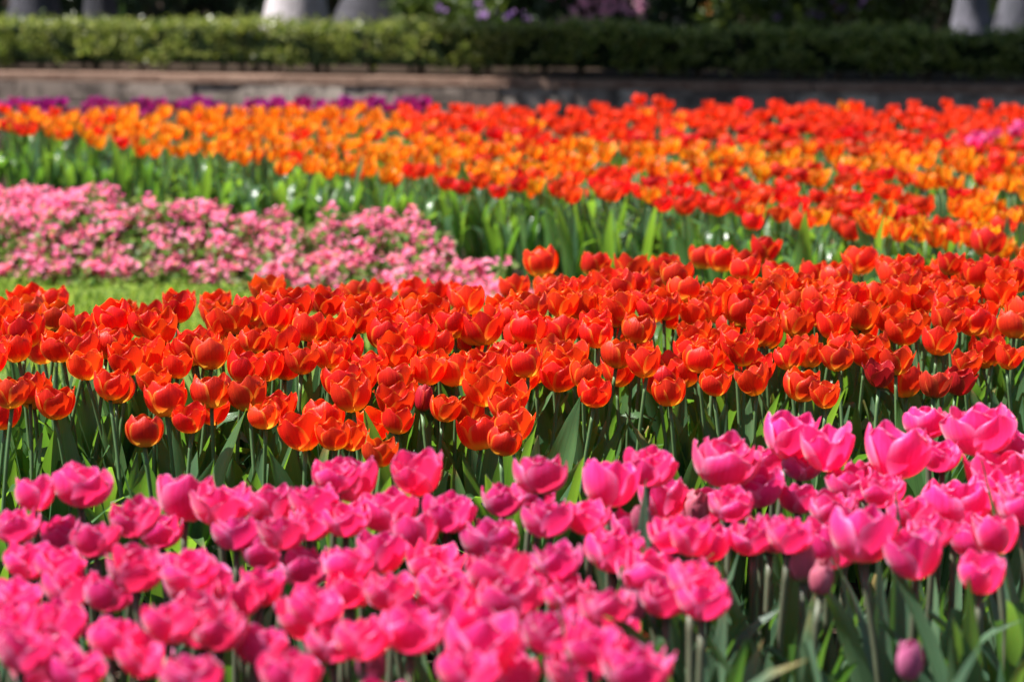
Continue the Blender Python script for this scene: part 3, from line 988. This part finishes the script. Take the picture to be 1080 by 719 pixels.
def tree(px, Y, rad, bark, lab, cx, cy, cr, cz, n, lean=0.0):
    base = at_depth(px, 0, Y)
    base.z = .29
    root = link('tree', None, None, base)
    tag(root, lab, 'tree', 'trees behind the hedge')
    b = MB()
    top = Vector((cx, cy, cz)) - base
    path, rads = [], []
    for i in range(9):
        t = i / 8
        p = Vector((lean * t + top.x * .6 * t ** 3, top.y * .6 * t ** 3, t * (cz - .6)))
        path.append(tuple(p + Vector((U(-.03, .03), U(-.03, .03), 0))))
        rads.append(rad * (1.0 + .55 * max(0, 1 - t * 9) - .5 * t))
    b.tube(path, rads, 16)
    for k in range(9):
        t0 = R.choice([4, 5, 6, 7, 8])
        s = Vector(path[t0])
        e = top + Vector((U(-1, 1) * cr * .7, U(-1, 1) * cr * .7, U(-.4, .8) * cr * .5))
        m = (s + e) / 2 + Vector((0, 0, .4))
        b.tube([tuple(s), tuple(m), tuple(e)], [rads[t0] * .55, rads[t0] * .35, .02], 7)
    link('trunk', b.mesh('trunk', [bark], True), root)
    b = MB()
    clumps = [top + Vector((U(-1, 1), U(-1, 1), U(-.5, .5))).normalized() * cr * U(.2, 1) for _ in range(26)]
    for k in range(n):
        c0 = R.choice(clumps)
        c = c0 + Vector((R.gauss(0, .42), R.gauss(0, .42), R.gauss(0, .26)))
        if c.z + base.z < 1.9: continue
        d = Vector((U(-1, 1), U(-1, 1), U(-.6, .6))).normalized()
        leafcard(b, c, d, U(.12, .22), U(.04, .075))
    link('crown', b.mesh('crown', [tl_m], False), root)
#     px   Y   rad  bark    label                                                            crown centre        r    z    leaves
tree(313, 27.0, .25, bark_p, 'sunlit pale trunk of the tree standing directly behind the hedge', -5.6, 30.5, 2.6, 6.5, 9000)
tree(35, 26.2, .24, bark_shaded, 'thick grey trunk by the bright gap of sky at the end of the hedge', -9.4, 24.0, 1.9, 4.6, 9000)
tree(106, 27.5, .15, bark_shaded, 'slender grey trunk between the bright gap and the dark shade', -7.0, 29.5, 2.4, 5.4, 9000)
tree(403, 28.0, .40, bark_shaded, 'broad blue grey shaded trunk beside the sunlit pale one', -1.0, 21.6, 2.5, 4.6, 19000)
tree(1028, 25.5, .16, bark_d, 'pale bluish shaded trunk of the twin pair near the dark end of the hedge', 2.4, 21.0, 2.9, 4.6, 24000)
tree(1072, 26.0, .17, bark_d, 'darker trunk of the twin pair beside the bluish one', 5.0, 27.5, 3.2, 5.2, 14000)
tree(600, 36.0, .25, bark_d, 'added tree far behind the light pink flowers, its unseen crown shading the woodland', -2.5, 37, 4.2, 8, 15000)  # extra tree, put in so its crown darkens the woodland
tree(735, 30.0, .22, bark_shaded, 'dim trunk deep in the shade behind the middle of the hedge', -1.2, 28.5, 3.4, 5.5, 22000)

# ------------------------------------------------------------------ shrubs in the shade behind the hedge
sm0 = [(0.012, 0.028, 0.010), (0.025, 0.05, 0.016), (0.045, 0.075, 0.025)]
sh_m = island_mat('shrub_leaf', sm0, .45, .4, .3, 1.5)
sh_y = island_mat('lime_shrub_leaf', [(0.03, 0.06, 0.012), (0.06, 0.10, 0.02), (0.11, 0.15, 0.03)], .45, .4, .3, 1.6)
def shrub(px, Y, r, h, leafm, lab, fl=None, nfl=0, n=2600):
    base = at_depth(px, 0, Y); base.z = .29
    root = link('shrub', None, None, base)
    tag(root, lab, 'shrub', 'shrubs behind the hedge')
    b = MB()
    cl = [Vector((U(-1, 1) * r * .75, U(-1, 1) * r * .5, h * U(.3, .95))) for _ in range(16)]
    for k in range(n):
        c = R.choice(cl) + Vector((R.gauss(0, r * .2), R.gauss(0, r * .2), R.gauss(0, h * .12)))
        if c.z < .03: c.z = abs(c.z) + .03
        leafcard(b, c, Vector((U(-1, 1), U(-1, 1), U(-.2, 1))).normalized(), U(.05, .11), U(.016, .032))
    for q in cl:
        b.tube([(U(-.05, .05), U(-.05, .05), -.02), tuple(q * .5 + Vector((0, 0, .05))), tuple(q)], [.016, .012, .005], 5, 1)
    link('foliage', b.mesh('foliage', [leafm, twig_m], False), root)
    if fl:
        b = MB()
        for k in range(nfl):
            c = R.choice(cl) + Vector((R.gauss(0, r * .25), R.gauss(0, r * .15) - r * .35, abs(R.gauss(0, h * .2))))
            for q in range(6):
                blossom(b, c + Vector((U(-.04, .04), U(-.04, .04), U(-.04, .04))), Vector((U(-.5, .5), -1, U(0, 1))).normalized(), U(.018, .034))
        link('blossoms', b.mesh('blossoms', [fl], False), root)
f_pink = island_mat('shrub_pink', [(0.70, 0.25, 0.42), (0.85, 0.45, 0.58)], .5, .3, .3, 1.1)
f_purp = island_mat('shrub_purple', [(0.18, 0.08, 0.30), (0.40, 0.22, 0.48)], .5, .3, .3, 1.1)
f_oran = island_mat('shrub_orange', [(0.75, 0.28, 0.05), (0.80, 0.45, 0.12)], .5, .3, .3, 1.1)
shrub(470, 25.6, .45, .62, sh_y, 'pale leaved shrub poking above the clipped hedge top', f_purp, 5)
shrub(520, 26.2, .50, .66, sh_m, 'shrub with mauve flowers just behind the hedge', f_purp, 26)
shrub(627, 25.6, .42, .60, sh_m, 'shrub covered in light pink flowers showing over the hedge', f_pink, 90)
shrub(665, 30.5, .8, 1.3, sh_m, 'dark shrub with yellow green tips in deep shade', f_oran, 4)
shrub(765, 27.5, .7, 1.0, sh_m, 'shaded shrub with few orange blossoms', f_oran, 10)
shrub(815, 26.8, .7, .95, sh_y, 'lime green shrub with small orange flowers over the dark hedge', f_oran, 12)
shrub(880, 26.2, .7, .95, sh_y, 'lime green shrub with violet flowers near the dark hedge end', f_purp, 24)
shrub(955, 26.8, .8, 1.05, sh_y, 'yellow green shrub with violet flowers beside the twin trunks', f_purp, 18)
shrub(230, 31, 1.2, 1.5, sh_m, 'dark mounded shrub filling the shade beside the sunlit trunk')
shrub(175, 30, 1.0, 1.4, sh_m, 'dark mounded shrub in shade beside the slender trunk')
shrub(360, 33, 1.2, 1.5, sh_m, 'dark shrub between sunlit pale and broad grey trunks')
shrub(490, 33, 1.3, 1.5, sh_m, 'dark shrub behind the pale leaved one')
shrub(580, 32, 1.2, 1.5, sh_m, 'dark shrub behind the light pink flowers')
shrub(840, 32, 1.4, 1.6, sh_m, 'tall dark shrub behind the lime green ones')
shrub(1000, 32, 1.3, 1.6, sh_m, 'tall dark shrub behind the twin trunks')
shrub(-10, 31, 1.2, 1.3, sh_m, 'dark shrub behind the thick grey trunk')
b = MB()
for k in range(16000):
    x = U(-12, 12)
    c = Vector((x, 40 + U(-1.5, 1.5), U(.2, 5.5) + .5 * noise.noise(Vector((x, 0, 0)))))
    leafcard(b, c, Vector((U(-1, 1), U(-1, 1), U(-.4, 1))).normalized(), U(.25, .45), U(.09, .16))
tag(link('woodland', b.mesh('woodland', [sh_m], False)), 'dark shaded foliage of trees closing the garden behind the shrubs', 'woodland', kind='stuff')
